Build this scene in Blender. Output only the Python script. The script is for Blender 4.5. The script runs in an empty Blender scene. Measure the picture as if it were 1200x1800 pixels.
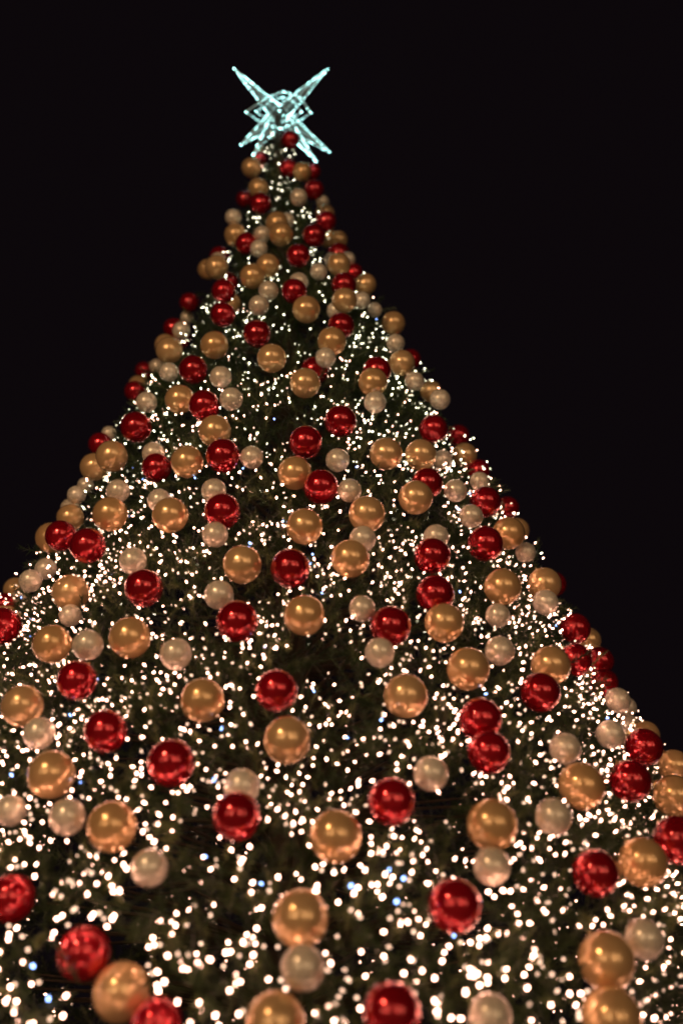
import bpy, math, random
import numpy as np
from mathutils import Vector, Matrix

random.seed(7)
rng = np.random.default_rng(11)
scene = bpy.context.scene
C = scene.collection

# ------------------------------------------------------------------ camera
CAM_Z = 1.5                      # eye height above the paving, metres
PITCH, ROLL = 0.5670, -0.0214
FPX = 1750.0                     # 35 mm lens on a 36 mm tall frame, in pixels of the 1200 x 1800 photograph
fw = np.array([0, math.cos(PITCH), math.sin(PITCH)])
_u0 = np.array([0, -math.sin(PITCH), math.cos(PITCH)])
_r0 = np.array([1.0, 0, 0])
rt = math.cos(ROLL) * _r0 + math.sin(ROLL) * _u0
up = -math.sin(ROLL) * _r0 + math.cos(ROLL) * _u0
cam_pos = np.array([0, 0, CAM_Z])
cd = bpy.data.cameras.new('camera')
cam = bpy.data.objects.new('camera', cd)
C.objects.link(cam)
m = Matrix.Identity(4)
for i in range(3):
    m[i][0], m[i][1], m[i][2] = rt[i], up[i], -fw[i]
m[2][3] = CAM_Z
cam.matrix_world = m
cd.sensor_fit = 'VERTICAL'
cd.sensor_height = 36
cd.sensor_width = 24
cd.lens = 35
cd.clip_end = 500
cd.dof.use_dof = True
cd.dof.focus_distance = 3.55
cd.dof.aperture_fstop = 1.1
scene.camera = cam

# ------------------------------------------------------------------ night sky, exposure
w = bpy.data.worlds.new('World')
scene.world = w
w.use_nodes = True
bg = w.node_tree.nodes['Background']
bg.inputs[0].default_value = (0.0021, 0.00135, 0.0018, 1)
bg.inputs[1].default_value = 1.0
scene.view_settings.view_transform = 'Standard'
scene.view_settings.look = 'None'
scene.view_settings.exposure = 0.78
scene.view_settings.gamma = 1.0
scene.cycles.use_denoising = True
scene.cycles.use_light_tree = True
scene.cycles.max_bounces = 4
scene.cycles.diffuse_bounces = 1
scene.cycles.glossy_bounces = 3
scene.cycles.filter_width = 1.9
scene.cycles.transmission_bounces = 2
scene.cycles.sample_clamp_indirect = 6

# ------------------------------------------------------------------ helpers
def new_mat(name):
    mt = bpy.data.materials.new(name)
    mt.use_nodes = True
    nt = mt.node_tree
    return mt, nt, nt.nodes['Principled BSDF']

def mesh_np(name, verts, faces, mats=(), smooth=False):
    """verts (n,3), faces (m,k) one polygon size"""
    verts = np.asarray(verts, dtype=np.float32)
    faces = np.asarray(faces, dtype=np.int32)
    me = bpy.data.meshes.new(name)
    me.vertices.add(len(verts))
    me.vertices.foreach_set('co', verts.ravel())
    k = faces.shape[1]
    me.loops.add(faces.size)
    me.loops.foreach_set('vertex_index', faces.ravel())
    me.polygons.add(len(faces))
    me.polygons.foreach_set('loop_start', np.arange(0, faces.size, k, dtype=np.int32))
    if smooth:
        me.polygons.foreach_set('use_smooth', np.ones(len(faces), dtype=bool))
    me.update(calc_edges=True)
    for mt in mats:
        me.materials.append(mt)
    return me

def link(name, me, parent=None, loc=None, rot=None):
    o = bpy.data.objects.new(name, me)
    C.objects.link(o)
    if parent is not None:
        o.parent = parent
    if loc is not None:
        o.location = loc
    if rot is not None:
        o.rotation_euler = rot
    return o

def empty(name, loc, label=None, cat=None, group=None):
    o = link(name, None, loc=loc)
    o.empty_display_size = 0.05
    if label: o['label'] = label
    if cat: o['category'] = cat
    if group: o['group'] = group
    return o

class MB:
    """collects shapes of any polygon size into one mesh"""
    def __init__(self):
        self.v, self.f = [], []
    def add(self, v, f):
        n = len(self.v)
        self.v += [tuple(p) for p in v]
        self.f += [tuple(i + n for i in q) for q in f]
    def tube(self, pts, radii, n=8, cap=True):
        pts = [Vector(p) for p in pts]
        radii = [float(q) for q in radii] if hasattr(radii, '__len__') else [radii] * len(pts)
        rings = []
        for i, p in enumerate(pts):
            d = (pts[min(i + 1, len(pts) - 1)] - pts[max(i - 1, 0)]).normalized()
            a = Vector((0, 0, 1)) if abs(d.z) < .9 else Vector((1, 0, 0))
            x = d.cross(a).normalized(); y = d.cross(x)
            rings.append([p + radii[i] * (math.cos(t) * x + math.sin(t) * y) for t in [2 * math.pi * k / n for k in range(n)]])
        v = [q for r in rings for q in r]
        f = [(i * n + k, i * n + (k + 1) % n, (i + 1) * n + (k + 1) % n, (i + 1) * n + k) for i in range(len(pts) - 1) for k in range(n)]
        if cap:
            f += [tuple(range(n))[::-1], tuple((len(pts) - 1) * n + k for k in range(n))]
        self.add(v, f)
    def lathe(self, prof, n=16, origin=(0, 0, 0)):
        o = origin
        v = [(o[0] + r * math.cos(2 * math.pi * k / n), o[1] + r * math.sin(2 * math.pi * k / n), o[2] + z) for r, z in prof for k in range(n)]
        f = [(i * n + k, i * n + (k + 1) % n, (i + 1) * n + (k + 1) % n, (i + 1) * n + k) for i in range(len(prof) - 1) for k in range(n)]
        f += [tuple(range(n))[::-1], tuple((len(prof) - 1) * n + k for k in range(n))]
        self.add(v, f)
    def mesh(self, name, mat, smooth=False):
        me = bpy.data.meshes.new(name)
        me.from_pydata(self.v, [], self.f)
        if smooth:
            for p in me.polygons: p.use_smooth = True
        me.materials.append(mat)
        me.update()
        return me

# ------------------------------------------------------------------ the tree's shape (metres, z above the paving)
AX, AY, TOPZ, SLOPE = -0.2338, 3.932, 5.0275 + CAM_Z, 0.3664
def axis_x(z):
    s = np.clip((np.asarray(z) - 4.3) / 2.6, 0, 1)
    return AX - 0.11 * s * s * (3 - 2 * s)
def radius(z):
    z = np.asarray(z, dtype=float)
    cone = SLOPE * (TOPZ - z)
    zk = TOPZ - 0.42
    tip = SLOPE * 0.42 - (z - zk) * 0.135
    return np.where(z < zk, cone, np.maximum(tip, 0.01))
TREE_TOP = TOPZ + 0.42
def pix_ray(x, y):
    return fw + (x - 600) / FPX * rt + (900 - y) / FPX * up      # unit depth along the lens axis

# ------------------------------------------------------------------ materials
def mat_needles():
    mt, nt, p = new_mat('pvc_needles')
    at = nt.nodes.new('ShaderNodeAttribute'); at.attribute_name = 'tint'
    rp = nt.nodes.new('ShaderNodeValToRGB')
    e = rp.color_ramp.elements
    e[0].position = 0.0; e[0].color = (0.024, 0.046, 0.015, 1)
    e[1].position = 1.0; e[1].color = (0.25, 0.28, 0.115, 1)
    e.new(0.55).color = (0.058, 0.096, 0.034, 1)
    nt.links.new(at.outputs['Fac'], rp.inputs[0])
    nt.links.new(rp.outputs[0], p.inputs['Base Color'])
    p.inputs['Roughness'].default_value = 0.30
    tr = nt.nodes.new('ShaderNodeBsdfTranslucent')          # thin plastic strips let some light through
    mx = nt.nodes.new('ShaderNodeMixShader'); mx.inputs[0].default_value = 0.35
    nt.links.new(rp.outputs[0], tr.inputs['Color'])
    nt.links.new(p.outputs[0], mx.inputs[1]); nt.links.new(tr.outputs[0], mx.inputs[2])
    nt.links.new(mx.outputs[0], nt.nodes['Material Output'].inputs['Surface'])
    return mt
def mat_plain(name, col, rough=0.5, metal=0.0):
    mt, nt, p = new_mat(name)
    p.inputs['Base Color'].default_value = (*col, 1)
    p.inputs['Roughness'].default_value = rough
    p.inputs['Metallic'].default_value = metal
    return mt
def mat_noise(name, c1, c2, scale, rough=0.8, bump=0.0):
    mt, nt, p = new_mat(name)
    tc = nt.nodes.new('ShaderNodeTexCoord')
    no = nt.nodes.new('ShaderNodeTexNoise'); no.inputs['Scale'].default_value = scale; no.inputs['Detail'].default_value = 6
    mx = nt.nodes.new('ShaderNodeMix'); mx.data_type = 'RGBA'
    mx.inputs[6].default_value = (*c1, 1); mx.inputs[7].default_value = (*c2, 1)
    nt.links.new(tc.outputs['Object'], no.inputs['Vector'])
    nt.links.new(no.outputs['Fac'], mx.inputs[0])
    nt.links.new(mx.outputs[2], p.inputs['Base Color'])
    p.inputs['Roughness'].default_value = rough
    if bump:
        b = nt.nodes.new('ShaderNodeBump'); b.inputs['Strength'].default_value = bump
        nt.links.new(no.outputs['Fac'], b.inputs['Height']); nt.links.new(b.outputs[0], p.inputs['Normal'])
    return mt
def mat_glow(name, col, strength):
    mt = bpy.data.materials.new(name); mt.use_nodes = True
    nt = mt.node_tree; nt.nodes.clear()
    em = nt.nodes.new('ShaderNodeEmission'); out = nt.nodes.new('ShaderNodeOutputMaterial')
    em.inputs[0].default_value = (*col, 1); em.inputs[1].default_value = strength
    nt.links.new(em.outputs[0], out.inputs[0])
    mt.cycles.emission_sampling = 'FRONT'
    return mt
def mat_ball(name, c1, c2, metal, rough, coat, coat_rough, flake):
    """lacquered plastic bauble: pigment with faint cloudy variation, satin under-layer, clear coat"""
    mt, nt, p = new_mat(name)
    tc = nt.nodes.new('ShaderNodeTexCoord'); oi = nt.nodes.new('ShaderNodeObjectInfo')
    ad = nt.nodes.new('ShaderNodeVectorMath'); ad.operation = 'ADD'
    sc = nt.nodes.new('ShaderNodeVectorMath'); sc.operation = 'SCALE'; sc.inputs['Scale'].default_value = 40
    nt.links.new(oi.outputs['Random'], sc.inputs[0])
    nt.links.new(tc.outputs['Object'], ad.inputs[0]); nt.links.new(sc.outputs[0], ad.inputs[1])
    no = nt.nodes.new('ShaderNodeTexNoise'); no.inputs['Scale'].default_value = 2.2; no.inputs['Detail'].default_value = 5
    nt.links.new(ad.outputs[0], no.inputs['Vector'])
    mx = nt.nodes.new('ShaderNodeMix'); mx.data_type = 'RGBA'
    mx.inputs[6].default_value = (*c1, 1); mx.inputs[7].default_value = (*c2, 1)
    # every ball has its own shade, with faint clouds in the lacquer
    f1 = nt.nodes.new('ShaderNodeMath'); f1.operation = 'MULTIPLY_ADD'; f1.inputs[1].default_value = 0.75
    f2 = nt.nodes.new('ShaderNodeMath'); f2.operation = 'MULTIPLY'; f2.inputs[1].default_value = 0.3
    nt.links.new(no.outputs['Fac'], f2.inputs[0]); nt.links.new(oi.outputs['Random'], f1.inputs[0]); nt.links.new(f2.outputs[0], f1.inputs[2])
    nt.links.new(f1.outputs[0], mx.inputs[0])
    nt.links.new(mx.outputs[2], p.inputs['Base Color'])
    p.inputs['Metallic'].default_value = metal
    mr = nt.nodes.new('ShaderNodeMapRange')
    mr.inputs['From Min'].default_value = .3; mr.inputs['From Max'].default_value = .7
    mr.inputs['To Min'].default_value = rough - .04; mr.inputs['To Max'].default_value = rough + .05
    nt.links.new(no.outputs['Fac'], mr.inputs[0]); nt.links.new(mr.outputs[0], p.inputs['Roughness'])
    p.inputs['Coat Weight'].default_value = coat
    p.inputs['Coat Roughness'].default_value = coat_rough
    n2 = nt.nodes.new('ShaderNodeTexNoise'); n2.inputs['Scale'].default_value = 5; n2.inputs['Detail'].default_value = 2
    nt.links.new(ad.outputs[0], n2.inputs['Vector'])
    b = nt.nodes.new('ShaderNodeBump'); b.inputs['Strength'].default_value = flake; b.inputs['Distance'].default_value = 0.05
    nt.links.new(n2.outputs['Fac'], b.inputs['Height']); nt.links.new(b.outputs[0], p.inputs['Normal'])
    return mt

M_NEEDLE = mat_needles()
M_BARK = mat_noise('brown_stem', (0.035, 0.022, 0.014), (0.07, 0.05, 0.03), 30, 0.85, 0.2)
M_WIRE = mat_plain('green_cable', (0.012, 0.022, 0.012), 0.5)
M_GOLDCAP = mat_plain('cap_metal', (0.75, 0.55, 0.25), 0.3, 1.0)
M_SILVCAP = mat_plain('cap_silver', (0.7, 0.68, 0.65), 0.3, 1.0)
M_BALL = {
    'R': mat_ball('red_lacquer', (0.44, 0.004, 0.013), (0.64, 0.008, 0.024), 0.64, 0.15, 0.9, 0.045, 0.02),
    'G': mat_ball('gold_satin', (0.84, 0.49, 0.21), (0.95, 0.60, 0.30), 0.46, 0.22, 0.8, 0.05, 0.02),
    'P': mat_ball('pearl_satin', (0.86, 0.71, 0.55), (0.95, 0.83, 0.68), 0.26, 0.27, 0.8, 0.05, 0.02),
}
M_BULB_WARM = mat_glow('warm_white_bulb', (1.0, 0.50, 0.35), 15)
M_BULB_COOL = mat_glow('neutral_white_bulb', (0.92, 0.84, 0.58), 12)
M_BULB_BLUE = mat_glow('blue_white_flash_bulb', (0.25, 0.42, 1.0), 6)
M_BULB_WARM2 = mat_glow('warm_white_bulb_weak', (1.0, 0.60, 0.40), 2.0)
M_BULB_COOL2 = mat_glow('neutral_white_bulb_weak', (0.95, 0.88, 0.58), 2.4)
for q_ in (M_BULB_WARM2, M_BULB_COOL2): q_.cycles.emission_sampling = 'NONE'
M_STAR_BULB = mat_glow('ice_white_bulb', (0.45, 1.0, 0.95), 19)

# ------------------------------------------------------------------ ground
gm = mat_noise('paving', (0.10, 0.095, 0.09), (0.17, 0.16, 0.15), 6, 0.7, 0.1)
g = link('ground', mesh_np('ground', [(-200, -200, 0), (200, -200, 0), (200, 200, 0), (-200, 200, 0)], [(0, 1, 2, 3)], [gm]))
g['kind'] = 'structure'
BALLS = """
R 510 246 16.2 F
P 482 234 10 b
G 442 295 17.5 e
R 456 280 13.5 b
R 507 296 16.5 F
G 531 302 16.5 F
R 549 302 14.5 be
G 454 331 18 F
R 552 334 17.5 F
R 430 350 15 be
R 458 358 19 F
P 525 347 15.5 F
P 567 355 11.5 be
P 410 382 14.5 e
G 487 392 20 b
P 504 388 14 b
G 494 412 21.5 F
P 461 412 15 b
G 414 413 20 e
G 571 376 17 b
R 573 389 18 e
R 552 414 20.5 F
R 433 428 19 F
P 455 437 15.5 F
G 381 470 21 e
G 366 474 18.5 be
P 384 457 14 b
R 386 450 17 b
G 471 467 21 F
G 444 486 22.5 F
R 400 497 19 b
R 393 512 21 F
G 406 534 19 b
R 392 553 22 F
P 472 511 17.5 F
P 455 537 18 F
R 333 532 17.5 e
R 452 587 24.5 F
R 524 450 21 F
G 577 420 17 b
G 595 422 14.5 be
R 595 447 20 b
P 611 456 13.5 be
G 595 465 20.5 F
P 582 457 13 b
R 621 480 16 be
P 560 478 15 F
P 525 496 17 b
R 517 512 22.5 F
G 538 544 24.5 F
R 604 501 22 F
G 605 528 22 F
G 642 500 19.5 e
P 636 528 15 F
P 658 545 13.5 e
P 590 546 16 b
R 599 573 23.5 F
G 583 600 25.5 F
P 329 558 12 b
R 305 577 18 be
P 319 581 16 b
R 316 595 19 b
G 298 616 24 e
G 291 606 19 be
P 276 644 13.5 be
P 297 654 17 F
R 254 652 16.5 e
R 340 650 25.5 F
G 377 607 25 F
P 388 663 19.5 F
G 243 677 16 be
R 238 688 19 e
G 316 702 26 F
P 258 707 18.5 F
P 572 629 18 F
R 552 652 25 b
G 536 674 27 F
G 691 568 21 e
P 695 603 16 e
R 721 632 18.5 be
G 706 638 23 F
R 662 652 25 F
G 655 672 26 F
P 659 707 19.5 F
P 728 670 17 e
G 757 688 15 be
P 773 702 18 e
R 761 754 25 F
R 805 766 19.5 e
R 359 713 27.5 F
R 239.5 751 27.5 F
P 192 762 13 be
R 177 781 21 be
G 197 802 28 e
G 166 821 25 be
P 270 797 20 b
R 275.5 822 26 F
G 329 812 29 F
G 378 758 29 F
R 392 801 30.5 F
P 208 863 20.5 F
G 194 904 31 F
P 135 870 16.5 e
P 151 853 11 be
P 124 893 17 be
G 124 910 24 e
R 107.5 942 27.5 e
R 155 959.5 31.5 F
G 90 945 27 be
P 280.5 880 21 F
G 299.5 906 32 F
P 376 863 22 F
R 391 899 32 F
P 378 940 23 F
G 477.5 630 26 F
P 406.5 701.5 20.5 F
R 598 740.5 28.5 F
R 537 777.5 29.5 F
G 518 832 30.5 F
R 564 856 31 F
P 593 809 21 F
P 442.5 804 20.5 F
P 614 862 21 F
P 234 986 24 F
R 253 1034 34 F
G 125 1042 33 F
P 81 1000 19 be
P 54 1021 20 e
G 28 1036 17 be
P 37 1050 12 b
R 12 1064 22 e
G 10 1083 18 b
R 5 1101 33 F
P 124 1082 20 F
G 92 1132 34 F
P 155 1134 27 F
G 229 1121 37 F
R 136 1196 35 F
G 40 1241 37 F
P 69.5 1289 28 F
R 186 1286 38 F
P 309.5 1150 28 F
G 356 1231 39 F
R 486 1214 37.5 F
G 504.5 1301 42 F
R 301 1341 42 F
P 425 1383 32 F
R 415.5 1435 43 F
P 263 1526 32.5 F
G 91 1362 42 F
P 20 1425 27 F
P 119 1436 32 F
G 197 1453 44 F
R 20 1579 42 F
R 147.5 1676 47 F
G 214 1744 51 F
R 275 1800 46 F
G 528 1614 50 F
P 532 1701 39 F
G 484 1798 53 F
R 799 1592 47 F
R 688 1780 52 F
P 861 1786 38 F
P 864 1523 33 F
R 1046 1535 41 F
G 1129 1516 43 F
G 1065 1689 50 F
P 1131 1651 34 F
G 1074 1791 53 F
R 1190 1477 42 F
G 426 992.5 34.5 F
R 510 999 35 F
P 385 1046 26 F
R 417 1092 37 F
G 535 926 32.5 F
G 535 1082 36.5 F
G 644.5 904 32.5 F
P 637 947.5 23.5 F
G 615 982.5 34.5 F
R 750 850 28 F
G 730 875 30.5 F
P 766 944 22.5 F
R 759 977 32 F
R 764 1045 34 F
P 636 1070 23.5 F
R 686 1101 36 F
G 780 1095 35 F
P 667 1147 26.5 F
G 712.5 1224 39 F
P 757 1360 31 F
R 688 1409 42 F
G 590 1470 46 F
G 678 798 29 F
G 739 799.5 28 F
G 816 800 22 e
P 777 808 17.5 b
R 840 828 21 e
P 842 846 17 F
P 800 862.5 20.5 F
R 852.5 882.5 27.5 e
R 891 893 20.5 be
P 827.5 907.5 21 F
G 893 937.5 29 e
G 908 932 22 be
P 923 971 18 e
R 852 956 31.5 F
G 882.5 1032 33 F
G 956 1027 30 e
R 973 1027 18 be
P 958 1059 22.5 F
P 874 1082 21.5 F
R 1010 1105 27 e
P 877.5 1144 26 F
G 967 1170 35 F
R 1010 1160 29 F
G 1040 1159 28 be
G 1033 1125 14 be
R 1053 1162 25 be
R 1061 1200 14 be
R 949 1217 35 F
G 822 1176 38 F
P 1085 1231 22 e
P 1100 1243 18 be
P 1072 1291 25 F
P 1104 1276 20 be
P 1103 1294 17 b
G 1134 1292 17 be
R 1131 1314 33 F
G 1184 1347 29 e
G 1184.5 1400 37 F
R 1107 1373 36.5 F
P 992.5 1316 27.5 F
G 1021 1382 41 F
P 972 1436 32 F
R 844 1265 38 F
R 858.5 1322 38 F
G 864 1450 45 F
"""
# ------------------------------------------------------------------ where the baubles hang
# colour, place and apparent size as read from the photograph: each is set on the tree's surface along its sight line,
# with its true size (12 cm red and gold, 8 cm pearl)
RN = {'R': 0.06, 'G': 0.06, 'P': 0.0414}
tg = np.arange(1.4, 8.6, 0.008)
balls = []
for ln in BALLS.strip().splitlines():
    c, x, y, r, fl = ln.split()
    x, y, r = float(x), float(y), float(r)
    d = pix_ray(x, y)
    P = cam_pos + tg[:, None] * d
    sd = np.hypot(P[:, 0] - axis_x(P[:, 2]), P[:, 1] - AY) - radius(P[:, 2])
    neg = np.nonzero(sd < 0)[0]
    tc = tg[neg[0]] if len(neg) else tg[np.argmin(sd)]
    ts = FPX * RN[c] / r
    if 'b' in fl: t = min(max(ts, tc + 0.02), tc + 0.45)
    else: t = min(max(tc, ts * (.93 if y > 330 else .88)), ts * 1.07)
    balls.append(dict(c=c, x=x, y=y, rp=r, fl=fl, d=d, t=t))
def bpos(b): return cam_pos + b['d'] * b['t']
def brad(b): return min(max(b['rp'] * b['t'] / FPX, RN[b['c']] * .88), RN[b['c']] * 1.12)
def front_of(a, b):
    """True when a hides b"""
    ab, bb_ = 'b' in a['fl'], 'b' in b['fl']
    if ab != bb_: return bb_
    return a['y'] > b['y']
for it in range(40):
    moved = 0
    for i in range(len(balls)):
        for j in range(i):
            a, b = balls[i], balls[j]
            if math.hypot(a['x'] - b['x'], a['y'] - b['y']) > a['rp'] + b['rp'] + 4: continue
            gap = np.linalg.norm(bpos(a) - bpos(b)) - brad(a) - brad(b)
            f_, k_ = (a, b) if front_of(a, b) else (b, a)
            if gap < 0.001 or (k_['t'] < f_['t'] and math.hypot(a['x'] - b['x'], a['y'] - b['y']) < (a['rp'] + b['rp']) * .92):
                k_['t'] += 0.008; f_['t'] -= 0.002; moved += 1
    if not moved: break
for b in balls:
    b['P'] = bpos(b); b['R'] = brad(b)
BP = np.array([b['P'] for b in balls]); BR = np.array([b['R'] for b in balls])

def frame_at(P):
    """outward normal and up-slope direction of the tree's surface beside point(s) P"""
    P = np.atleast_2d(P)
    hx, hy = P[:, 0] - axis_x(P[:, 2]), P[:, 1] - AY
    h = np.hypot(hx, hy) + 1e-6
    hx, hy = hx / h, hy / h
    ca, sa = 1 / math.hypot(1, SLOPE), SLOPE / math.hypot(1, SLOPE)
    n = np.stack([hx * ca, hy * ca, np.full(len(P), sa)], 1)
    u = np.stack([-hx * sa, -hy * sa, np.full(len(P), ca)], 1)
    return n, u
_n, _u = frame_at(BP)
BDIR = _n - 0.85 * _u                       # a hanging ball pushes the tips away in front of and below itself
BDIR /= np.linalg.norm(BDIR, axis=1)[:, None]
def near_ball(P, pad=0.0, reach=0.30, k=0.9):
    """True for points inside a ball, or in the clear space in front of it"""
    out = np.zeros(len(P), bool)
    for p, r, dr in zip(BP, BR, BDIR):
        v = P - p
        s = v @ dr
        q = np.einsum('ij,ij->i', v, v)
        out |= q < (r + pad) ** 2
        out |= (s > 0) & (s < reach) & (q - s * s < (k * r + pad) ** 2)
        s = v @ (cam_dir := (cam_pos - p) / np.linalg.norm(cam_pos - p))
        out |= (s > 0) & (s < reach * 1.6) & (q - s * s < (k * r + pad) ** 2)
    return out

# ------------------------------------------------------------------ the tree: trunk, limbs, needle tips
tree = empty('christmas_tree', (AX, AY, 0), 'tall cone shaped artificial fir with dense green needles covered in baubles and lights', 'tree')
def loc(P): return np.asarray(P) - np.array([AX, AY, 0])
mb = MB()
zs = np.linspace(0, TREE_TOP, 14)
mb.tube([(float(axis_x(z)) - AX, 0, z) for z in zs], [0.11 - 0.09 * z / TREE_TOP for z in zs], 12)
link('trunk', mb.mesh('trunk', M_BARK, True), tree)
mb = MB()
z = 0.35
k = 0
while z < TREE_TOP - .1:
    R = float(radius(z + .1))
    n = max(5, int(2 * math.pi * R / 0.28))
    for i in range(n):
        a = 2 * math.pi * (i + .5 * (k % 2)) / n + random.uniform(-.1, .1)
        L = R * random.uniform(.45, .58)
        x0 = float(axis_x(z)) - AX
        pts = [(x0 + L * s * math.cos(a), L * s * math.sin(a), z + .22 * L * s - .12 * L * s * s) for s in (0, .5, 1)]
        mb.tube(pts, [.012, .009, .004], 5, False)
    z += 0.22; k += 1
lo = link('limbs', mb.mesh('limbs', M_BARK), tree); lo['kind'] = 'stuff'

def make_sprig(seed, n=54):
    """a bottle-brush tip along +x, about 0.15 long: verts, triangles"""
    r = np.random.default_rng(seed)
    L = 0.145
    v, f = [], []
    for i, (x, rad) in enumerate(((0, .0022), (L, .0010))):          # stem
        for q in range(3):
            a = q * 2.0944
            v.append((x, rad * math.cos(a), rad * math.sin(a)))
    for q in range(3):
        a, b = q, (q + 1) % 3
        f += [(a, b, b + 3), (a, b + 3, a + 3)]
    for i in range(n):
        s = (i + r.uniform(0, 1)) / n
        x = L * (.06 + .94 * s)
        a = i * 2.39996 + r.uniform(-.5, .5)
        ang = math.radians(r.uniform(38, 68) - 22 * max(0, s - .75) * 4)
        ln = r.uniform(.024, .036) * (1 - .25 * max(0, s - .7) / .3)
        dx, dr = math.cos(ang), math.sin(ang)
        d = np.array([dx, dr * math.cos(a), dr * math.sin(a)])
        t = np.array([0, -math.sin(a), math.cos(a)])
        t = t + .6 * r.normal(size=3); t -= d * (t @ d); t /= np.linalg.norm(t)
        b0 = np.array([x, 0, 0])
        w_ = r.uniform(.0013, .0023)
        k0 = len(v)
        v += [tuple(b0 - t * w_), tuple(b0 + t * w_), tuple(b0 + d * ln)]
        f.append((k0, k0 + 1, k0 + 2))
    return np.array(v), np.array(f, dtype=np.int32)

def scatter(n, zlo, zhi, a0, a1):
    """points spread evenly over the cone's surface: z and angle"""
    z = []
    while len(z) < n:
        c = rng.uniform(zlo, zhi, n)
        keep = rng.uniform(0, 1, n) < (radius(c) + .03) / (radius(zlo) + .03)
        z += list(c[keep])
    return np.array(z[:n]), rng.uniform(a0, a1, n)
def surf(z, a, off):
    r = np.maximum(radius(z) + off, 0.02)
    return np.stack([axis_x(z) + r * np.cos(a), AY + r * np.sin(a), z], 1)

FRONT = (-math.pi * 1.12, math.pi * .12)      # the half turned to the camera, and a little round both sides
BACK = (math.pi * .12, math.pi * .88)
variants = [make_sprig(s) for s in range(8)]
AV, AF, AT = [], [], []
base = 0
# the tips grow in sprays, one at each branch end; dark hollows stay between the sprays
sp_z, sp_a = [], []
k = 0; s = 0.10
while True:
    s = math.sqrt(0.01 + k * 2 * 0.0150 / (2 * math.pi * 0.344))      # about two square decimetres to a spray
    z = TREE_TOP - .05 - s * 0.939
    if z < 0.2: break
    sp_z.append(z); sp_a.append((k * 2.39996) % (2 * math.pi) - math.pi)
    k += 1
NS = len(sp_z)
sp_z = np.array(sp_z) + rng.normal(0, .022, NS); sp_a = np.array(sp_a) + rng.normal(0, .026, NS) / np.maximum(radius(sp_z), .12)
sp_o = rng.normal(0, .05, NS).clip(-.14, .045)
sp_P = surf(sp_z, sp_a, np.zeros(NS))
# here and there the branches stand apart and leave a deep dark hollow
hol_z, hol_a = scatter(70, 1.3, TREE_TOP - .9, -math.pi * 1.1, math.pi * .1)
hol_P = surf(hol_z, hol_a, np.zeros(70))
sp_hol = (((sp_P[:, None] - hol_P[None]) ** 2).sum(2).min(1) < .105 ** 2)
sp_o = np.where(sp_hol, -.15, sp_o)
sp_back = (sp_a > math.pi * .14) & (sp_a < math.pi * .86)
def clump(P):
    """offset of the nearest spray, and the distance to it"""
    out = np.empty(len(P)); dist = np.empty(len(P))
    for i in range(0, len(P), 2000):
        d2 = ((P[i:i + 2000, None] - sp_P[None]) ** 2).sum(2)
        j = d2.argmin(1)
        out[i:i + 2000] = sp_o[j]; dist[i:i + 2000] = np.sqrt(d2[np.arange(len(j)), j])
    return out, dist
jobs = []
ntip = np.where(sp_back | (sp_z < 1.3), 4, np.where(sp_hol, 3, rng.integers(5, 8, NS)))
ntip = np.where(radius(sp_z) < .3, np.where(radius(sp_z) < .16, 12, 7), ntip) + np.where((sp_z < 2.9) & (sp_z > 1.3) & ~sp_back, 3, 0)
idx = np.repeat(np.arange(NS), ntip)
nn, uu = frame_at(sp_P[idx]); ww = np.cross(nn, uu)
n_ = len(idx)
fan = rng.uniform(0, 2 * math.pi, n_); rad_ = np.sqrt(rng.uniform(0, 1, n_))
lat = uu * (np.sin(fan) * rad_)[:, None] + ww * (np.cos(fan) * rad_)[:, None]
d = nn * (1.05 - .45 * rad_)[:, None] + lat * 1.0 + rng.normal(0, .12, (n_, 3)); d[:, 2] -= .12
d /= np.linalg.norm(d, axis=1)[:, None]
narrow = np.clip(radius(sp_z[idx]) / .35, .3, 1)
b0 = sp_P[idx] + nn * (sp_o[idx] - .135 * narrow - .0)[:, None] + lat * (.02 * narrow)[:, None]
jobs.append((b0, d, rng.uniform(.72, 1.12, n_) * (.35 + .65 * narrow)))
for cnt, zlo, zhi, a0, a1, om in ((1500, .2, TREE_TOP - .3, -math.pi, math.pi, -.36),):
    z, a = scatter(cnt, zlo, zhi, a0, a1)
    tip = surf(z, a, om + rng.normal(0, .03, cnt))
    nn, uu = frame_at(tip)
    d = nn + rng.normal(0, .5, (cnt, 3)); d /= np.linalg.norm(d, axis=1)[:, None]
    jobs.append((tip - d * .145, d, rng.uniform(.8, 1.2, cnt)))
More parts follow.
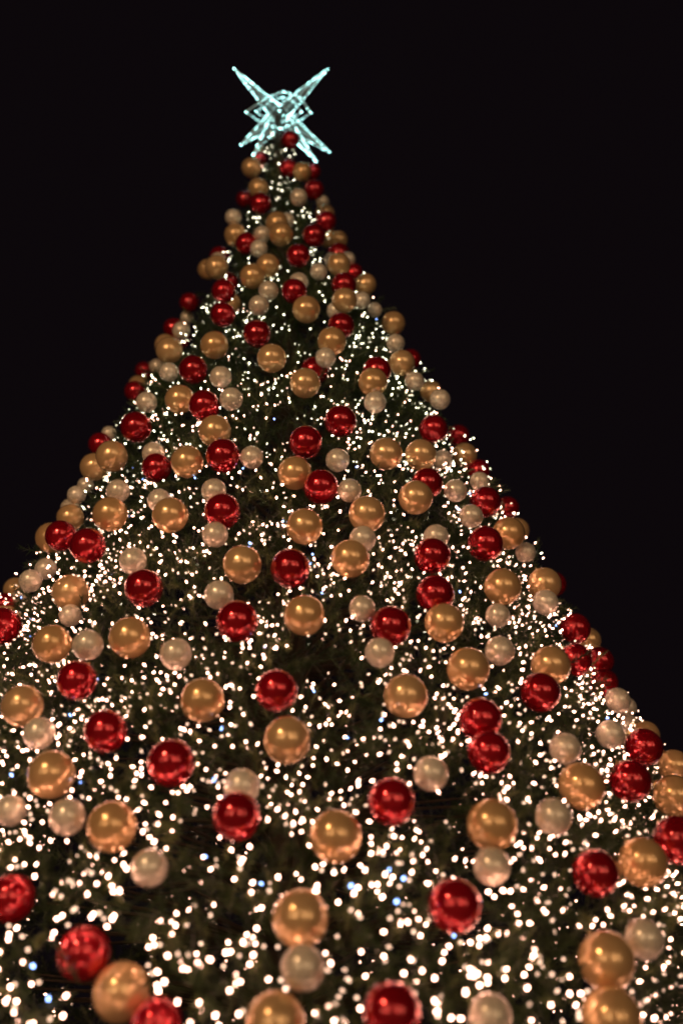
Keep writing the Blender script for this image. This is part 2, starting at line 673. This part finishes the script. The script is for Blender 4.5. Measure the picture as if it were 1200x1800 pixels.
# ------------------------------------------------------------------ fairy lights: strings let down from the top
strings = empty('fairy_light_string', (AX, AY, 0), 'long strings of small warm white fairy lights wound all over the tree', 'string lights')
wires = MB()
cable_runs = []
bulbs = []
SA = SLOPE / math.hypot(1, SLOPE); CA = 1 / math.hypot(1, SLOPE)
golden = 2.39996
k = 0
ZLOW = 1.2
while True:
    s0 = k * 0.0165 / (2 * math.pi * SA) * 1.0            # a new string starts wherever the cone has grown wide enough
    zt = TREE_TOP - .06 - s0 * CA
    if zt < ZLOW + .3: break
    a = (k * golden) % (2 * math.pi) - math.pi
    k += 1
    is_back = 0.15 * math.pi < a < 0.85 * math.pi
    if is_back and k % 3: continue
    zz = zt; drift = random.uniform(-1, 1); ph = random.uniform(0, 6)
    pts = []
    lastcl = 0
    while zz > ZLOW:
        zz -= random.uniform(.045, .085)
        r0 = float(radius(zz))
        aa = a + (.05 * math.sin(zz * 5 + ph) + .035 * math.sin(zz * 13 + ph * 2) + random.gauss(0, .010)) / max(r0, .15)
        off = random.choice((-.012, -.024, -.038, -.055)) + random.gauss(0, .011)
        p = surf(np.array([zz]), np.array([aa]), np.array([off]))[0]
        pts.append(p)
    if len(pts) < 3: continue
    P = np.array(pts)
    cable_runs.append(P - frame_at(P)[0] * .03)           # the cable lies among the needles
    bulbs += pts
allbad = near_ball(np.concatenate(cable_runs), .03, .4, 1.0)   # it goes behind the baubles
o_ = 0
for W in cable_runs:
    run = []
    for q, bad in list(zip(W, allbad[o_:o_ + len(W)])) + [(None, True)]:
        if not bad:
            run.append(q)
            continue
        if len(run) > 1: wires.tube([tuple(v) for v in loc(run)], .0012, 3, False)
        run = []
    o_ += len(W)
bulbs = np.array(bulbs)
az_ = np.degrees(np.abs((np.arctan2(bulbs[:, 1] - AY, bulbs[:, 0] - axis_x(bulbs[:, 2])) + math.pi / 2 + math.pi) % (2 * math.pi) - math.pi))
bulbs = bulbs[rng.uniform(0, 1, len(bulbs)) < np.interp(az_, [0, 40, 70, 180], [1, 1, .5, .35])]     # hung thickest on the side that faces the square
gapz, gd = clump(bulbs)                                   # bulbs ride on the sprays
bn, bu = frame_at(bulbs)
bulbs = bulbs + bn * (gapz * .8)[:, None]
bulbs = bulbs[rng.uniform(0, 1, len(bulbs)) < np.where(gd < .06, .9, 1.0) * np.where(gapz < -.13, .8, 1)]
bulbs = bulbs[~near_ball(bulbs, .006, .22, .8)]
bulbs = bulbs[rng.uniform(0, 1, len(bulbs)) < np.interp(bulbs[:, 2], [2.2, 3.2, 4.2, 5.2, 6.2, 6.6], [1.1, .75, .42, .28, .22, .55])]
# every other bulb is tied to a tip of its own
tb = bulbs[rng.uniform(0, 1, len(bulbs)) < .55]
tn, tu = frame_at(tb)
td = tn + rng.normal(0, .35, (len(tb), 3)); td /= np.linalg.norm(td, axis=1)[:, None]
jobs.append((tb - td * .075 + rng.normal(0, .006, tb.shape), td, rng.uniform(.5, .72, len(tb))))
lit_tips = len(jobs) - 1
AV, AF, AT = [], [], []
base = 0
for job, (b0, d, ln) in enumerate(jobs):
    cnt = len(b0)
    tip = b0 + d * (.145 * ln)[:, None]
    bad = near_ball(tip, .02, .34, .8) | near_ball(tip - d * .05, .026, .34, .8) | near_ball(tip - d * .10, .02, .34, .8) | near_ball(b0, 0.01, .05)
    keep = ~bad | ((rng.uniform(0, 1, cnt) < .03) & ~near_ball(tip, .02, 0) & ~near_ball(tip - d * .05, .025, 0))
    tip, d, ln, b0 = tip[keep], d[keep], ln[keep], b0[keep]
    n = len(tip)
    h = rng.normal(size=(n, 3)); e2 = np.cross(d, h); e2 /= np.linalg.norm(e2, axis=1)[:, None]; e3 = np.cross(d, e2)
    vi = rng.integers(0, len(variants), n)
    tint = rng.beta(4, 2, n) if job == lit_tips else rng.beta(2, 3, n)      # tips at the bulbs are coloured paler, to look lit up
    for q, (v, f) in enumerate(variants):
        s = np.nonzero(vi == q)[0]
        if not len(s): continue
        X = (b0[s][:, None] + (v[None, :, 0:1] * d[s][:, None] + v[None, :, 1:2] * e2[s][:, None] + v[None, :, 2:3] * e3[s][:, None]) * ln[s][:, None, None])
        AV.append(X.reshape(-1, 3))
        AF.append((f[None] + (base + np.arange(len(s)) * len(v))[:, None, None]).reshape(-1, 3))
        AT.append(np.repeat(tint[s], len(v)))
        base += len(s) * len(v)
AV = loc(np.concatenate(AV)); AF = np.concatenate(AF); AT = np.concatenate(AT)
me = mesh_np('crown', AV, AF, [M_NEEDLE])
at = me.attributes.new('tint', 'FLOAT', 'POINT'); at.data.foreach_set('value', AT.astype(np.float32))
cr = link('crown', me, tree); cr['kind'] = 'stuff'

# a bulb: clear tapered LED capsule
def bulb_shape():
    prof = [(.0, -.0044), (.0029, -.0028), (.0035, .0), (.0028, .0031), (.0, .0058)]
    n = 6; v = [(0, 0, prof[0][1])]
    for r, zq in prof[1:-1]:
        v += [(r * math.cos(2 * math.pi * q / n), r * math.sin(2 * math.pi * q / n), zq) for q in range(n)]
    v.append((0, 0, prof[-1][1]))
    f = [(0, 1 + (q + 1) % n, 1 + q) for q in range(n)]
    for L_ in range(2):
        o = 1 + L_ * n
        for q in range(n):
            q2 = (q + 1) % n
            f += [(o + q, o + q2, o + n + q2), (o + q, o + n + q2, o + n + q)]
    o = 1 + 2 * n
    f += [(o + q, o + (q + 1) % n, len(v) - 1) for q in range(n)]
    return np.array(v), np.array(f, dtype=np.int32)
bv, bf = bulb_shape()
tv = np.array([(0, 0, -.0052), (.0031, 0, 0), (0, .0031, 0), (-.0031, 0, 0), (0, -.0031, 0), (0, 0, .0065)])   # the same, far off
tf = np.array([(0, 2, 1), (0, 3, 2), (0, 4, 3), (0, 1, 4), (5, 1, 2), (5, 2, 3), (5, 3, 4), (5, 4, 1)], dtype=np.int32)
nb = len(bulbs)
bn, bu = frame_at(bulbs)
bd = bn + rng.normal(0, .7, (nb, 3)); bd /= np.linalg.norm(bd, axis=1)[:, None]
e2 = np.cross(bd, rng.normal(size=(nb, 3))); e2 /= np.linalg.norm(e2, axis=1)[:, None]; e3 = np.cross(bd, e2)
u_ = rng.uniform(0, 1, nb)
cool_p = np.clip((bulbs[:, 2] - 3.3) / 1.2, 0, 1) * .95
kind = np.where(rng.uniform(0, 1, nb) < cool_p, 1, 0)
kind[u_ < .012] = 2
kind = np.where((rng.uniform(0, 1, nb) < .38) & (kind < 2), kind + 3, kind)
mats = [M_BULB_WARM, M_BULB_COOL, M_BULB_BLUE, M_BULB_WARM2, M_BULB_COOL2]
rel = bulbs - cam_pos
dep = rel @ fw
inview = (dep > 0) & (np.abs(rel @ rt / dep) < 600 / FPX) & (np.abs(rel @ up / dep) < 900 / FPX) & (bulbs[:, 1] < AY)
size_rank = np.where(inview, 1 / dep, 0)
big = np.argsort(-size_rank)[:300]
isbig = np.zeros(nb, bool); isbig[big] = True
bme = [mesh_np('bulb', bv, bf, [mm], True) for mm in mats]
sroot = np.array([AX, AY, 0])
for i in big:
    o = link('bulb', bme[kind[i]], strings, loc=tuple(bulbs[i] - sroot))
    o.rotation_euler = Vector(bd[i]).to_track_quat('Z', 'Y').to_euler()
for q, mm in enumerate(mats):
    s = np.nonzero((kind == q) & ~isbig)[0]
    if not len(s): continue
    sz = np.interp(bulbs[s][:, 2], [3.2, 4.8], [1.0, .78])[:, None, None]     # the upper strings carry smaller lamps
    X = bulbs[s][:, None] - sroot + sz * (tv[None, :, 2:3] * bd[s][:, None] + tv[None, :, 0:1] * e2[s][:, None] + tv[None, :, 1:2] * e3[s][:, None])
    F = (tf[None] + (np.arange(len(s)) * len(tv))[:, None, None]).reshape(-1, 3)
    o = link(['warm_bulb', 'neutral_bulb', 'blue_bulb', 'weak_warm_bulb', 'weak_neutral_bulb'][q], mesh_np('bulbs', X.reshape(-1, 3), F, [mm], True), strings)
    o['kind'] = 'stuff'
wo = link('cable', wires.mesh('cable', M_WIRE), strings); wo['kind'] = 'stuff'
print('bulbs', nb, 'needle tris', len(AF), 'balls', len(balls))

# ------------------------------------------------------------------ baubles
def shell_mesh(mat):
    n, mrow = 40, 22
    prof = [(math.sin(math.pi * i / mrow), -math.cos(math.pi * i / mrow)) for i in range(mrow + 1)]
    prof[0] = (.002, -1); prof[-1] = (.03, prof[-1][1])
    s = MB(); s.lathe(prof, n)
    return s.mesh('ball', mat, True)
def cap_mesh(mat):
    n = 24; s = MB()
    prof = [(.20, .965), (.215, .955), (.205, 1.0), (.19, 1.10), (.17, 1.125), (.03, 1.13)]
    v = [(r * (1 + (.05 if i in (1, 2, 3) and q % 2 else 0)) * math.cos(2 * math.pi * q / n), r * (1 + (.05 if i in (1, 2, 3) and q % 2 else 0)) * math.sin(2 * math.pi * q / n), zq) for i, (r, zq) in enumerate(prof) for q in range(n)]
    f = [(i * n + q, i * n + (q + 1) % n, (i + 1) * n + (q + 1) % n, (i + 1) * n + q) for i in range(len(prof) - 1) for q in range(n)]
    f.append(tuple((len(prof) - 1) * n + q for q in range(n)))
    s.add(v, f)
    return s.mesh('cap', mat)
def loop_mesh(mat):
    s = MB()
    s.tube([(.10 * math.cos(t), 0, 1.21 + .10 * math.sin(t)) for t in [2 * math.pi * q / 14 - math.pi / 2 for q in range(15)]], .018, 6)
    return s.mesh('hanging_loop', mat, True)
shells = {c: shell_mesh(M_BALL[c]) for c in 'RGP'}
caps = {'R': cap_mesh(M_GOLDCAP), 'G': cap_mesh(M_GOLDCAP), 'P': cap_mesh(M_SILVCAP)}
loops = {'R': loop_mesh(M_GOLDCAP), 'G': loop_mesh(M_GOLDCAP), 'P': loop_mesh(M_SILVCAP)}

# labels: colour, place on the tree, rank among its look-alikes there, and the neighbour that marks it
ADJ = {'R': 'glossy red bauble', 'G': 'satin gold bauble', 'P': 'small pearl bauble'}
SHORT = {'R': 'red', 'G': 'gold', 'P': 'pearl'}
BANDS = [(320, 'just under the star'), (430, 'near the tree top'), (540, 'in the upper quarter'), (640, 'above the middle'), (760, 'in the upper middle'),
         (880, 'around mid height'), (1000, 'just below mid height'), (1130, 'in the lower middle'), (1280, 'in the lower third'), (1480, 'low down'), (3000, 'at the bottom')]
def band(y):
    for lim, t in BANDS:
        if y < lim: return t
def column(b):
    y = b['y']
    half = max(45, 45 + (y - 260) * .57)
    q = (b['x'] - 505) / half
    if y > 1150: q = (b['x'] - 560) / 560
    return 'far left' if q < -.72 else 'left side' if q < -.25 else 'centre' if q < .25 else 'right side' if q < .72 else 'far right'
for b in balls:
    b['cell'] = (column(b), band(b['y']))
    best = None
    for o in balls:
        if o is b: continue
        dd = math.hypot(o['x'] - b['x'], o['y'] - b['y']) / (o['rp'] + b['rp'])
        if best is None or dd < best[0]: best = (dd, o)
    dd, o = best
    dx, dy = o['x'] - b['x'], o['y'] - b['y']
    side = ('above' if dy < 0 else 'below') if abs(dy) > abs(dx) else ('left' if dx < 0 else 'right')
    n = SHORT[o['c']]
    if dd < .95 and front_of(o, b): rel_ = f'partly behind {n} one'
    elif dd < .95: rel_ = f'overlapping {n} one'
    elif dd < 1.25: rel_ = {'above': f'{n} one right above', 'below': f'{n} one right below', 'left': f'{n} one close left', 'right': f'{n} one close right'}[side]
    else: rel_ = 'alone'
    b['rel'] = rel_
cells = {}
for b in balls: cells.setdefault((b['c'], b['cell'], b['rel']), []).append(b)
ORD = ['topmost', 'second from top', 'third from top', 'fourth from top', 'fifth from top', 'lowest']
for (c, (col, bnd), rel_), lst in cells.items():
    lst.sort(key=lambda q: q['y'])
    for i, b in enumerate(lst):
        rank = '' if len(lst) == 1 else (('upper of two, ', 'lower of two, ')[i] if len(lst) == 2 else ORD[i] + ', ')
        b['label'] = f"{ADJ[c]}, {col} {bnd}, {rank}{rel_}"
NAME = {'R': 'red_bauble', 'G': 'gold_bauble', 'P': 'pearl_bauble'}
GRP = {'R': 'red baubles on the tree', 'G': 'gold baubles on the tree', 'P': 'pearl baubles on the tree'}
for b in balls:
    c = b['c']
    root = empty(NAME[c], tuple(b['P']), b['label'], 'bauble', GRP[c])
    n, u = frame_at(b['P'])
    axis = Vector((0, 0, 1)) - Vector(n[0]) * random.uniform(.45, .8) + Vector((random.uniform(-.15, .15), random.uniform(-.15, .15), 0))
    root.rotation_euler = axis.to_track_quat('Z', 'Y').to_euler()
    root.scale = (b['R'],) * 3
    link('ball', shells[c], root); link('cap', caps[c], root); link('hanging_loop', loops[c], root)
# ------------------------------------------------------------------ the star
def at_pix(x, y, depth): return cam_pos + pix_ray(x, y) * depth
SD = 6.36                                   # depth of the star's heart along the lens axis
SC = at_pix(491, 203, SD)
star = empty('tree_star', tuple(SC), 'large ice white light star with long spikes on top of the tree', 'star')
M_PANEL = mat_plain('frosted_mesh_panel', (0.13, 0.145, 0.145), 0.55)
M_FRAME = mat_plain('white_tube_frame', (0.7, 0.72, 0.72), 0.4)
def bulb_row(pts_list, r=.0034, step=.014):
    V, F, o = [], [], 0
    s = r / .0031
    for a, b in pts_list:
        a, b = np.array(a), np.array(b)
        L = np.linalg.norm(b - a); n = max(2, int(L / step))
        for i in range(n + 1):
            if rng.uniform() < .06: continue
            p = a + (b - a) * i / n + rng.normal(0, .0012, 3)
            V.append(tv * s + p); F.append(tf + o); o += len(tv)
    return np.concatenate(V), np.concatenate(F)
def build_spike(tip_px, ddepth, width, thick, label=None, base_f=.14):
    _, panel, B, tip = spike_geo(tip_px, ddepth, width, thick, base_f)
    sp = link('spike', panel, star)
    fr = MB()
    for q in B: fr.tube([tuple(q), tuple(tip)], .0035, 6)
    for i in range(4): fr.tube([tuple(B[i]), tuple(B[(i + 1) % 4])], .0035, 6)
    link('frame', fr.mesh('frame', M_FRAME), sp)
    V, F = bulb_row([(B[0], tip), (B[2], tip)])
    bo = link('bulb_row', mesh_np('bulb_row', V, F, [M_STAR_BULB], True), sp); bo['kind'] = 'stuff'
def spike_geo(tip_px, ddepth, width, thick, base_f):
    tip = at_pix(tip_px[0], tip_px[1], SD + ddepth) - SC
    d = tip / np.linalg.norm(tip)
    view = SC - cam_pos; view = view / np.linalg.norm(view)
    s = np.cross(d, view); s /= np.linalg.norm(s)
    t = np.cross(s, d)
    b0 = tip * base_f
    B = [b0 + s * width, b0 + t * thick, b0 - s * width, b0 - t * thick]
    mbp = MB()
    mbp.add([tuple(q * .96) for q in B] + [tuple(tip * .95)], [(0, 1, 4), (1, 2, 4), (2, 3, 4), (3, 0, 4), (3, 2, 1, 0)])
    return None, mbp.mesh('panel', M_PANEL), B, tip
for tp, dd, wd, th_ in (((412, 121), -.16, .042, .022), ((576, 121), -.16, .042, .022),
                        ((424, 254), .03, .050, .022), ((579, 267), .03, .050, .022),
                        ((445, 272), -.10, .040, .022), ((555, 283), -.12, .040, .022)):
    build_spike(tp, dd, wd, th_)
# the two nested diamond frames round the heart
for sc_, dd in ((1.0, -.22), (.70, -.13)):
    cx, cy = 491, 194
    C4 = [(432, 197), (499, 161), (546, 198), (492, 226)]
    mid = [(470, 171), (528, 172), (521, 216), (460, 216)]
    pts = []
    for a, b in zip(C4, mid):
        pts.append(at_pix(cx + (a[0] - cx) * sc_, cy + (a[1] - cy) * sc_, SD + dd) - SC)
        pts.append(at_pix(cx + (b[0] - cx) * sc_, cy + (b[1] - cy) * sc_, SD + dd * .4) - SC)
    fr = MB()
    segs = [(pts[i], pts[(i + 1) % 8]) for i in range(8)]
    for a, b in segs: fr.tube([tuple(a), tuple(b)], .004, 6)
    o = link('diamond_frame', fr.mesh('diamond_frame', M_FRAME), star)
    V, F = bulb_row(segs, r=.0028, step=.013)
    bo = link('bulb_row', mesh_np('bulb_row', V, F, [M_STAR_BULB], True), o); bo['kind'] = 'stuff'
# faceted heart and the mast that carries the star
hb = MB()
vw = SC - cam_pos; vw = vw / np.linalg.norm(vw)
sx = np.cross(vw, [0, 0, 1]); sx /= np.linalg.norm(sx); sy = np.cross(sx, vw)
H6 = [sx * .075, -sx * .075, sy * .06, -sy * .06, vw * .06, -vw * .05]
hb.add([tuple(q) for q in H6], [(0, 2, 4), (2, 1, 4), (1, 3, 4), (3, 0, 4), (2, 0, 5), (1, 2, 5), (3, 1, 5), (0, 3, 5)])
ho = link('heart', hb.mesh('heart', M_PANEL), star)
V, F = bulb_row([(H6[2], H6[5]), (H6[0], H6[5])], step=.03)
bo = link('bulb_row', mesh_np('bulb_row', V, F, [M_STAR_BULB], True), ho); bo['kind'] = 'stuff'
mm = MB(); top = np.array([float(axis_x(TREE_TOP)), AY, TREE_TOP - .12]) - SC
mm.tube([tuple(top), (0, 0, 0)], .012, 8)
link('mast', mm.mesh('mast', M_FRAME), star)

# ------------------------------------------------------------------ the street lamp whose light the baubles mirror (behind the camera, to its left)
LP = np.array([-2.15, -1.0, 0.0])
lamp = empty('street_lamp', tuple(LP), 'black post street lamp with a lit warm globe behind the viewer', 'street lamp')
M_IRON = mat_plain('black_iron', (0.02, 0.02, 0.022), 0.45, 0.6)
M_GLOBE = mat_glow('lit_globe', (1.0, 0.62, 0.33), 95)
pm = MB()
pm.lathe([(.16, 0), (.16, .08), (.11, .12), (.10, .5), (.07, .6), (.05, .7), (.04, 3.9), (.07, 3.95), (.07, 4.0), (.03, 4.05)], 16)
link('post', pm.mesh('post', M_IRON, True), lamp)
gm_ = MB()
gm_.lathe([(.17 * math.sin(math.pi * i / 16) + .002, 4.2 - .17 * math.cos(math.pi * i / 16)) for i in range(17)], 24)
link('globe', gm_.mesh('globe', M_GLOBE, True), lamp)
cm = MB()
cm.lathe([(.10, 4.345), (.11, 4.36), (.06, 4.40), (.015, 4.46), (.004, 4.50)], 16)
link('finial', cm.mesh('finial', M_IRON, True), lamp)

# ------------------------------------------------------------------ the house front across the square, behind the camera: its lit windows show in the baubles
hx, hy = 2.0, -13.0
house = empty('shop_house', (hx, hy, 0), 'pale rendered house front with rows of lit windows across the square', 'building')
M_WALL = mat_noise('pale_render', (0.42, 0.38, 0.32), (0.52, 0.47, 0.40), 3, 0.85, 0.1)
M_SLATE = mat_noise('slate_roof', (0.05, 0.05, 0.055), (0.09, 0.09, 0.095), 8, 0.7, 0.2)
M_SASH = mat_plain('white_sash', (0.6, 0.58, 0.54), 0.5)
M_LITPANE = mat_glow('lit_window', (1.0, 0.70, 0.42), 2.4)
def boxmesh(name, mat, lo, hi):
    (x0, y0, z0), (x1, y1, z1) = lo, hi
    b = MB(); b.add([(x0, y0, z0), (x1, y0, z0), (x1, y1, z0), (x0, y1, z0), (x0, y0, z1), (x1, y0, z1), (x1, y1, z1), (x0, y1, z1)],
                    [(3, 2, 1, 0), (4, 5, 6, 7), (0, 1, 5, 4), (1, 2, 6, 5), (2, 3, 7, 6), (3, 0, 4, 7)])
    return b.mesh(name, mat)
W2, HH = 16.5, 8.4
link('wall', boxmesh('wall', M_WALL, (-W2, -6, 0), (W2, 0, HH)), house)
rb = MB(); rb.add([(-W2 - .3, -6.3, HH + .002), (W2 + .3, -6.3, HH + .002), (W2 + .3, .3, HH + .002), (-W2 - .3, .3, HH + .002), (-W2 - .3, -3, HH + 2.6), (W2 + .3, -3, HH + 2.6)],
                  [(0, 1, 2, 3)[::-1], (3, 2, 5, 4), (1, 0, 4, 5), (0, 3, 4), (2, 1, 5)])
link('roof', rb.mesh('roof', M_SLATE), house)
def frame_mesh(w_, h_):
    b = MB(); t = .07
    for lo, hi in (((-w_ - t, -h_ - t), (w_ + t, -h_)), ((-w_ - t, h_), (w_ + t, h_ + t)), ((-w_ - t, -h_), (-w_, h_)), ((w_, -h_), (w_ + t, h_)), ((-.025, -h_), (.025, h_)), ((-w_, .2), (-.026, .25)), ((.026, .2), (w_, .25))):
        (x0, z0), (x1, z1) = lo, hi
        b.add([(x0, .0, z0), (x1, .0, z0), (x1, .06, z0), (x0, .06, z0), (x0, .0, z1), (x1, .0, z1), (x1, .06, z1), (x0, .06, z1)],
              [(3, 2, 1, 0), (4, 5, 6, 7), (0, 1, 5, 4), (1, 2, 6, 5), (2, 3, 7, 6), (3, 0, 4, 7)])
    return b.mesh('window', M_SASH)
f_small, f_shop = frame_mesh(.55, .8), frame_mesh(1.15, 1.1)
p_small = boxmesh('pane', M_LITPANE, (-.55, .004, -.8), (.55, .02, .8)); p_shop = boxmesh('pane', M_LITPANE, (-1.15, .004, -1.1), (1.15, .02, 1.1))
for i in range(11):
    x = -14.8 + i * 2.96
    for zc, fm, pm_ in ((1.75, f_shop, p_shop), (4.6, f_small, p_small), (7.0, f_small, p_small)):
        if (zc < 2 and i in (1, 4, 5, 8)) or (i, zc) in ((1, 7.0), (4, 4.6), (5, 7.0), (7, 7.0), (9, 4.6)): continue
        wo_ = link('window', fm, house, loc=(x, .004, zc)); link('pane', pm_, wo_)
